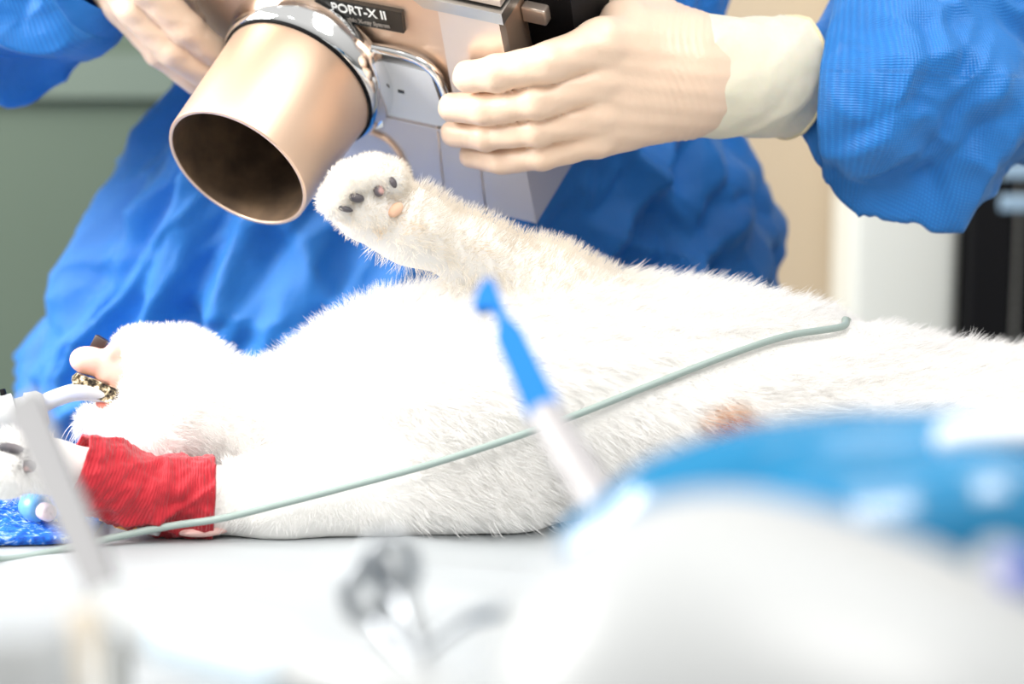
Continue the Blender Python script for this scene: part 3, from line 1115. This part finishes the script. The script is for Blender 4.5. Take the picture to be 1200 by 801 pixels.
# mouth parts
sdf_obj('tongue', lambda p: smin(smin(smin(cap(p, c_(150, 434, 1.412), c_(112, 424, 1.405), .0110, .0080), ell(p, c_(97, 421, 1.404), (.0075, .0095, .0072)), .006),
                                       cap(p, c_(126, 441, 1.405), c_(148, 450, 1.41), .0045, .006), .006), ell(p, c_(133, 411, 1.404), (.0045, .007, .0050)), .004),
        *bounds([c_(80, 400, 1.40), c_(160, 460, 1.42)], .02), .0012, M['tongue'], cat)
la, lb = c_(84, 444, 1.400), c_(150, 470, 1.408)
lx = unit(lb - la); lz = unit(np.cross(lx, FWD)); lz = lz if lz[2] > 0 else -lz; ly = np.cross(lz, lx)
bm_obj('lip', prism_bm([(0, .001), (.002, .0045), (.012, .0052), (.034, .0046), (.034, -.0046), (.014, -.0046), (.004, -.0038), (.0006, -.0012)], -.008, .008, .0016, 3,
                       fr=lambda a, b, c: la + lx * a + lz * b + ly * c), M['lip'], cat)['label'] = 'dark mottled gold and black lip'
sdf_obj('gum', lambda p: cap(p, c_(118, 472, 1.402), c_(142, 474, 1.405), .0030, .004),
        *bounds([c_(105, 465, 1.39), c_(150, 480, 1.42)], .01), .001, M['gum'], cat)
# ear flattened on the drape below the head
e0 = G(262, 634) + (0, 0, .005); e1 = G(206, 628) + (0, 0, .0045)
sdf_obj('ear', lambda p: ell(p, (e0 + e1) / 2 + (0, .010, .001), (.020, .022, .0042)), *bounds([e0, e1], .045), .0015, M['ear'], cat)
for i in range(14):
    a = c_(94 + 2.2 * (i % 7), 488 + 3 * (i % 5), 1.398 + .004 * (i // 7))
    dx = -18 + 3.2 * i + random.uniform(-5, 5); dy = 42 + random.uniform(-10, 16) - abs(i - 7) * .8
    b = c_(88 + dx, 490 + dy, 1.385 + .003 * i / 3)
    mid = (a + b) / 2 + RT * (-.0012) + UP * .001
    pth = catmull([a, mid, b], 8)
    v, f, uv = tube(pth, np.linspace(.00030, .00008, len(pth)), 5)
    mesh('whisker', v, f, M['whisker'], cat)

# ------------------------------------------------------------------ things on and by the cat
def make_bandage():
    pts = [c_(250, 584, 1.362), c_(215, 583, 1.359), c_(175, 579, 1.354), c_(135, 563, 1.346), c_(108, 552, 1.340), c_(88, 545, 1.336)]
    rad = [.0222, .0215, .0208, .0198, .0184, .0172]
    path = catmull(pts, 24)
    rr = catmull([np.array([r, 0, 0]) for r in rad], 24)[:, 0]

    def disp(p, th, s, i):
        sp = (s + th * .0035 / math.pi) * 260
        f = .00015 * math.sin(sp * 2.2) + .0016 * n3(p, 70, 1) + .0011 * n3(p, 190, 3) + crumple(p, 62, 4, .0055) + .0009 * n3(p, 300, 6)
        # overlapping turn of the wrap, and a twisted fold towards the elbow
        f += .0030 * ridge(th * 1.0 + s * 30 + 1.0) ** 6
        f += .0010 * (1 / (1 + math.exp(-14 * math.sin(s * 80 + th * 1.0))))
        return f
    v, f, uv = tube(path, rr, 96, disp, caps=False, up=(0, 0, 1))
    o = mesh('bandage', v, f, M['red'], uv=uv)
    md = o.modifiers.new('thickness', 'SOLIDIFY'); md.thickness = .0012; md.offset = -1
    return tag(o, 'red elastic bandage wrapped around the cat foreleg on the table', 'bandage')


make_bandage()

# breathing tube
et = thing('breathing_tube', c_(20, 490, 1.385), 'clear breathing tube leading from the cat mouth to a white connector', 'tube')
pth = catmull([c_(146, 470, 1.408), c_(122, 462, 1.402), c_(92, 459, 1.396), c_(66, 466, 1.392), c_(40, 478, 1.388)], 12)
v, f, uv = tube(pth, .0052, 20)
mesh('tube', v, f, M['clear'], et)
ca, cb = c_(54, 478, 1.389), c_(-30, 500, 1.380)
ax = unit(cb - ca)
v, f = lathe([(.001, 0), (.0085, 0), (.0112, .003), (.0118, .010), (.0100, .011), (.0100, .016), (.0135, .017), (.0140, .030), (.0140, .044), (.001, .044)], ca, ax, 40)
mesh('connector', v, f, M['white'], et, sharp=40)
for i in range(4):
    bm_obj('connector_rib', box_bm((-.0012, -.003, -.0045), (.0012, .003, .0045), .0006, 2,
           fr=lambda a, b, c, i=i: ca + ax * (.021 + .0055 * i) + unit(UP - ax * np.dot(UP, ax)) * (.0125 + c) + ax * a - FWD * b), M['black'], et)
pth = catmull([cb, c_(-70, 515, 1.375), c_(-140, 560, 1.36), G(-200, 640) + (0, 0, .02)], 10)
v, f, uv = tube(pth, .011, 20)
mesh('hose', v, f, M['white'], et)

# small dark clip by the tongue
tc_ = c_(116, 404, 1.415)
tag(bm_obj('clip', box_bm((-.0042, -.005, -.0048), (.0042, .005, .0048), .001, 2,
    fr=lambda a, b, c: tc_ + RT * (a * .8 + c * .45) + UP * (c * .9 - a * .5) - FWD * b), mat('dark_brown_plastic', (.03, .015, .012), .4)),
    'small dark clip behind the cat tongue', 'clip')

# blue woven pad on the left of the table
def make_pad():
    x0, x1, y0, y1 = -.46, G(118, 620)[0], G(0, 652)[1], .06
    nx, ny = 120, 110
    V, F = [], []
    for j in range(ny):
        for i in range(nx):
            u, w = i / (nx - 1), j / (ny - 1)
            x = x0 + (x1 - x0) * u; y = y0 + (y1 - y0) * w + (.022 * u if j == 0 else .022 * u * (1 - w))
            e = min(1, min(u, 1 - u, w, 1 - w) * 14)
            z = TABLE + .0055 + e * (.004 + .0022 * n3((x, y, 0), 260) + .0012 * n3((x, y * 2, 0), 520))
            V.append((x, y, z))
    for j in range(ny - 1):
        for i in range(nx - 1):
            a = j * nx + i
            F.append((a, a + 1, a + nx + 1, a + nx))
    o = mesh('pad', V, F, M['pad'])
    md = o.modifiers.new('thickness', 'SOLIDIFY'); md.thickness = .005; md.offset = -1
    return tag(o, 'bright blue woven pad on the table under the cat paw', 'pad')


make_pad()

iv = thing('infusion_connector', G(50, 634) + (0, 0, .01), 'pale blue connector with thin line lying on the blue pad', 'connector')
ia, ib = G(30, 624) + (0, 0, .018), G(68, 640) + (0, 0, .017)
ax = unit(ib - ia)
v, f = lathe([(.0005, 0), (.003, 0), (.0034, .004), (.0075, .006), (.0085, .012), (.0075, .018), (.0055, .020), (.0005, .020)], ia, ax, 32)
mesh('body', v, f, M['aqua'], iv)
v, f = lathe([(.0005, .0195), (.0046, .0195), (.005, .022), (.0048, .027), (.003, .0285), (.0005, .0285)], ia, ax, 32)
mesh('cap', v, f, M['pinkish'], iv)
pth = catmull([ia, ia - ax * .012 + (0, .004, .003), G(5, 612) + (0, 0, .02), G(-40, 622) + (0, 0, .014)], 10)
v, f, uv = tube(pth, .0013, 10)
mesh('line', v, f, M['clear'], iv)

oc = thing('catheter', G(150, 618) + (0, 0, .012), 'orange and white catheter hub beneath the red bandage', 'catheter')
oa, ob = c_(118, 606, 1.352), c_(166, 616, 1.345)
ax = unit(ob - oa)
v, f = lathe([(.0004, 0), (.0018, 0), (.0024, .008), (.0040, .010), (.0044, .020), (.0036, .0245), (.0004, .0245)], oa, ax, 24)
mesh('hub', v, f, M['orange'], oc)
v, f = lathe([(.0004, .0242), (.0036, .0242), (.0040, .028), (.0036, .036), (.0004, .036)], oa, ax, 24)
mesh('cap', v, f, M['white'], oc)

# ------------------------------------------------------------------ instruments close to the camera
ct = thing('instrument_cart', (0, -.84, 0), 'white instrument cart below the blurred instruments', 'cart')
bm_obj('tray', box_bm((-.36, -1.08, TRAY - .02), (.36, -.58, TRAY), .008), M['white'], ct)
v, f = lathe([(.001, 0), (.03, 0), (.03, TRAY - .07), (.05, TRAY - .05), (.05, TRAY - .02), (.001, TRAY - .02)], (0, -.84, .05), (0, 0, 1), 32)
v = [np.array([q[0], q[1], min(q[2], TRAY - .02)]) for q in v]
mesh('column', v, f, M['satin'], ct, sharp=40)
bm_obj('base', box_bm((-.22, -1.02, .01), (.22, -.66, .05), .015), M['white'], ct)


def dome_sdf(p):
    a = Q(848, 858, .62); b = Q(1075, 905, .60)
    d = ell(p, a, (.064, .060, .062))
    d = smin(d, ell(p, b, (.055, .05, .05)), .03)
    base = np.maximum(np.maximum(np.abs(p[..., 0] - (a[0] + b[0]) / 2) - .085, np.abs(p[..., 1] - a[1]) - .045), np.abs(p[..., 2] - (TRAY + .02)) - .0185)
    d = smin(d, base, .03)
    return np.maximum(d, TRAY + .001 - p[..., 2])


a, b = Q(848, 858, .62), Q(1075, 905, .60)
hs = thing('device_housing', (a[0], a[1], TRAY), 'large white rounded device housing at the lower right foreground', 'device')
sdf_obj('shell', dome_sdf, *bounds([a + (-.09, 0, -.12), b + (.09, 0, .06), a + (0, 0, .07), a - (0, .07, 0), a + (0, .07, 0)], .012), .003, M['white'], hs)
kq = Q(1192, 672, .60)
v, f = lathe([(.0003, 0), (.0042, 0), (.0048, .003), (.0044, .008), (.0003, .009)], kq + FWD * .004, -FWD, 28)
mesh('button', v, f, M['indigo'], hs)
v, f = lathe([(.0003, -.02), (.006, -.02), (.006, 0.0), (.0003, .001)], kq + FWD * .006, -FWD, 28)
mesh('button_collar', v, f, M['white'], hs)
v, f, _ = tube(catmull([kq + FWD * .02, kq + FWD * .02 + (0, 0, -.04), (kq[0], kq[1] + .02, TRAY + .001)], 8), .006, 20)
mesh('button_post', v, f, M['white'], hs)


# glossy blue bag behind the white housing
def bag_sdf(p):
    pts = [(Q(712, 652, .80), .018), (Q(806, 614, .79), .020), (Q(905, 590, .785), .0215), (Q(1010, 574, .78), .0205), (Q(1130, 568, .775), .0195), (Q(1290, 572, .77), .019)]
    d = chain(p, pts, .02)
    lowr = [(Q(860, 660, .765), .022), (Q(1000, 640, .755), .022), (Q(1150, 612, .75), .020), (Q(1300, 610, .75), .020)]
    d = smin(d, chain(p, lowr, .02), .005)
    c0 = Q(1020, 640, .77)
    bs = np.maximum(np.maximum(np.abs(p[..., 0] - c0[0]) - .06, np.abs(p[..., 1] - c0[1]) - .02), p[..., 2] - (c0[2] - .01))
    d = smin(d, bs, .02)
    return np.maximum(d, TRAY + .001 - p[..., 2])


bg = thing('breathing_bag', Q(1000, 900, .77) * (1, 1, 0) + (0, 0, TRAY), 'glossy blue plastic bag behind the white foreground housing', 'bag')
sdf_obj('bag', bag_sdf, *bounds([Q(690, 660, .80), Q(1310, 520, .77), Q(860, 700, .74), Q(1000, 640, .80) * (1, 1, 0) + (0, 0, TRAY)], .03), .0025, M['bag'], bg)
pth = catmull([Q(1098, 516, .757), Q(1140, 510, .752), Q(1200, 507, .75), Q(1300, 508, .75)], 8)
v, f, _ = tube(pth, np.concatenate([[.0025, .0045], np.full(len(pth) - 2, .0055)]), 20, squash=[1.3] * len(pth))
mesh('band', v, f, M['bag_band'], bg)

# blue tipped rod
rd = thing('applicator', Q(830, 900, .74) * (1, 1, 0) + (0, 0, TRAY), 'slim applicator rod with a bright blue tip leaning before the cat', 'applicator')
tip, neck, shd, foot = Q(566, 332, 1.00), Q(592, 400, .975), Q(640, 488, .94), Q(716, 612, .885)
axis = unit(shd - tip); side = unit(np.cross(axis, FWD)); thk = unit(np.cross(side, axis))
sl = lambda q, w: (float(np.dot(q - tip, axis)), w)
Lb = np.linalg.norm(shd - tip)
prof = [(0, -.0035), (.004, -.0058), (.0125, -.0045), (.0135, -.0033), (.023, -.0034), (.030, -.0058), (Lb, -.0068),
        (Lb, .0052), (.030, .0040), (.023, .0032), (.010, .0036), (.002, .0042), (0, .003)]
sgn = 1 if np.dot(side, RT) > 0 else -1
poly = [(l, w * sgn) for l, w in prof]
hook = [(0, .001 * sgn), (.002, .0045 * sgn), (.012, .0040 * sgn), (.026, .0036 * sgn), (.036, .0064 * sgn), (Lb, .0070 * sgn),
        (Lb, -.0068 * sgn), (.036, -.0052 * sgn), (.027, -.0018 * sgn), (.0165, -.0010 * sgn), (.0150, -.0075 * sgn), (.0120, -.0080 * sgn), (.005, -.0040 * sgn)]
bm_obj('blue_tip', prism_bm(hook, -.0022, .0022, .0010, 2, fr=lambda l, w, c: tip + axis * l + side * w + thk * c), M['blue_tip'], rd)
path = catmull([shd - axis * .001, (shd + foot) / 2, foot, Q(780, 720, .865), Q(815, 800, .845), Q(832, 880, .825)], 8)
path[-1][2] = max(path[-1][2], TRAY + .003)
v, f, _ = tube(path, np.linspace(.0068, .0085, len(path)), 24)
mesh('shaft', v, f, M['rod'], rd)
h0 = path[-1]
v, f = lathe([(.0005, 0), (.016, 0), (.016, .004), (.012, .006), (.012, h0[2] - TRAY + .006), (.0005, h0[2] - TRAY + .007)], (h0[0], h0[1], TRAY), (0, 0, 1), 32)
mesh('holder', v, f, M['white'], rd)

# flat steel arm with its pale body
ar = thing('air_syringe', Q(140, 900, .72) * (1, 1, 0) + (0, 0, TRAY), 'flat steel instrument arm rising before the cat paw with a pale handle', 'instrument')
a0, a1 = Q(28, 470, .95), Q(138, 728, .845)
axis = unit(a1 - a0); side = unit(np.cross(axis, FWD)); thk = unit(np.cross(side, axis)); La = np.linalg.norm(a1 - a0)
bm_obj('arm', prism_bm([(0, -.0052), (.004, -.0072), (La * .5, -.0068), (La, -.0058), (La, .0058), (La * .5, .0068), (.004, .0072), (0, .0052)],
                       -.0025, .0025, .0012, 2, fr=lambda l, w, c: a0 + axis * l + side * w + thk * c), mat('grey_anodised', (.13, .13, .135), .5, .1), ar)
path = catmull([Q(120, 708, .85), Q(190, 735, .80), Q(300, 770, .745), Q(420, 800, .69), Q(530, 840, .665), Q(600, 930, .65)], 10)
path[:, 2] = np.maximum(path[:, 2], TRAY + .006)
rr = np.interp(np.linspace(0, 1, len(path)), [0, .06, .2, .8, 1], [.006, .0105, .0115, .0095, .007])
v, f, _ = tube(path, rr, 28)
mesh('handle', v, f, M['white'], ar)
k = len(path) // 4
v, f, _ = tube(path[k:k + 14], rr[k:k + 14] + .0007, 28)
mesh('handle_band', v, f, mat('pale_blue_grip', (.55, .66, .74), .4), ar)
pst = Q(134, 712, .845)
v, f, _ = tube(np.linspace(pst, (pst[0], pst[1], TRAY), 6), .006, 16, up=(0, 1, 0))
mesh('post', v, f, M['satin'], ar)

# ring handled clamp
cl = thing('clamp', Q(480, 900, .80) * (1, 1, 0) + (0, 0, TRAY), 'blurred steel ring handled clamp in front of the drape', 'clamp')
dcl = .82


def flat_ring(cx, cy, rx, ry, rot, d):
    t = math.radians(rot)
    return [Q(cx + rx * math.cos(u) * math.cos(t) - ry * math.sin(u) * math.sin(t), cy + rx * math.cos(u) * math.sin(t) + ry * math.sin(u) * math.cos(t), d) for u in np.linspace(0, 2 * math.pi, 41)]


for (cx, cy, rot, d) in ((458, 664, -8, dcl), (432, 690, 12, dcl + .012)):
    v, f, _ = tube(np.array(flat_ring(cx, cy, 24, 34, rot, d)), .0032, 14, caps=False)
    mesh('finger_ring', v, f, M['dark_steel'], cl)
for pts_ in ([Q(470, 696, dcl), Q(480, 730, dcl - .01), Q(492, 770, dcl - .025), Q(510, 840, dcl - .05)],
             [Q(440, 724, dcl + .012), Q(458, 750, dcl), Q(488, 785, dcl - .02), Q(512, 850, dcl - .048)]):
    path = catmull(pts_, 8)
    path[:, 2] = np.maximum(path[:, 2], TRAY + .004)
    v, f, _ = tube(path, .0036, 14)
    mesh('shank', v, f, M['dark_steel'], cl)
pv = Q(490, 765, dcl - .027)
v, f, _ = tube(catmull([pv, Q(540, 728, dcl - .02), Q(590, 714, dcl - .01)], 8), .0026, 12)
mesh('ratchet', v, f, M['dark_steel'], cl)
bs_ = Q(511, 845, dcl - .049)
v, f, _ = tube(np.linspace(bs_, (bs_[0], bs_[1], TRAY), 6), .006, 16, up=(0, 1, 0))
mesh('stand_peg', v, f, M['white'], cl)

# jar and tube at the lower left corner
jc = Q(28, 850, .66)
jr = thing('jar', (jc[0], jc[1], TRAY), 'white jar at the lower left corner of the foreground', 'jar')
jt = Q(28, 722, .66)[2] - TRAY
v, f = lathe([(.0005, 0), (.013, 0), (.0145, .003), (.0145, jt * .62), (.0135, jt * .66), (.0005, jt * .665)], (jc[0], jc[1], TRAY), (0, 0, 1), 40)
mesh('body', v, f, M['white'], jr, sharp=40)
v, f = lathe([(.0005, jt * .66), (.0150, jt * .66), (.0155, jt * .70), (.0150, jt * .97), (.013, jt), (.0005, jt)], (jc[0], jc[1], TRAY), (0, 0, 1), 40)
mesh('lid', v, f, M['white'], jr, sharp=40)
tq = [Q(100, 715, .70), Q(94, 760, .695), Q(90, 830, .69)]
path = catmull(tq + [np.array([tq[-1][0], tq[-1][1], TRAY + .001])], 8)
v, f, _ = tube(path, .0048, 16)
tag(mesh('rubber_tube', v, f, M['beige_rubber']), 'short beige rubber tube standing beside the white jar', 'tube')

# ------------------------------------------------------------------ light
w = bpy.data.worlds.new('room_light'); S.world = w; w.use_nodes = True
wb_ = w.node_tree.nodes['Background']
wb_.inputs['Strength'].default_value = 0.58
_N, _L = w.node_tree.nodes, w.node_tree.links
_tc = _N.new('ShaderNodeTexCoord'); _sx = _N.new('ShaderNodeSeparateXYZ'); _rp = _N.new('ShaderNodeValToRGB')
_mr = _N.new('ShaderNodeMath'); _mr.operation = 'MULTIPLY_ADD'; _mr.inputs[1].default_value = .5; _mr.inputs[2].default_value = .5
_L.new(_tc.outputs['Generated'], _sx.inputs[0]); _L.new(_sx.outputs[2], _mr.inputs[0]); _L.new(_mr.outputs[0], _rp.inputs['Fac'])
_e = _rp.color_ramp.elements
_e[0].position = .40; _e[0].color = (.22, .22, .21, 1)
_e[1].position = .80; _e[1].color = (1.0, .985, .955, 1)
_x = _e.new(.52); _x.color = (.64, .63, .61, 1)
_L.new(_rp.outputs['Color'], wb_.inputs['Color'])


def area(name, loc, target, size, power, col=(1, 1, 1), sy=None):
    l = bpy.data.lights.new(name, 'AREA')
    l.shape = 'RECTANGLE'; l.size = size; l.size_y = sy or size
    l.energy = power; l.color = col
    o = bpy.data.objects.new(name, l); COL.objects.link(o)
    o.location = loc
    o.rotation_euler = (Vector(target) - Vector(loc)).to_track_quat('-Z', 'Y').to_euler()
    return o


area('window_light', (-1.55, -0.15, 1.75), (-0.25, 0.1, 1.0), 0.9, 40, (1, 0.985, 0.96))
area('ceiling_light', (0.4, -0.5, 2.65), (0.2, 0.1, 0.9), 1.2, 9, (1, 0.99, 0.97))
area('front_fill', (0.25, -1.3, 2.45), (0.08, 0.03, 1.08), 0.7, 13, (1, .98, .95))  # frontal fill added to brighten the raised leg, hand and gown
sp = bpy.data.lights.new('exam_lamp', 'SPOT')
sp.energy = 60; sp.spot_size = math.radians(15); sp.spot_blend = 0.9; sp.shadow_soft_size = 0.12; sp.color = (1, 0.97, 0.93)
so = bpy.data.objects.new('exam_lamp', sp); COL.objects.link(so)
so.location = (-0.7, -0.6, 1.9)
so.rotation_euler = (Vector((-0.22, 0.0, 1.0)) - Vector(so.location)).to_track_quat('-Z', 'Y').to_euler()

S.view_settings.view_transform = 'Standard'
S.view_settings.look = 'None'
S.view_settings.gamma = 1
S.view_settings.use_curve_mapping = False
S.view_settings.exposure = 0.5
S.cycles.use_denoising = True
S.cycles.max_bounces = 10
S.cycles.caustics_reflective = False
S.cycles.caustics_refractive = False
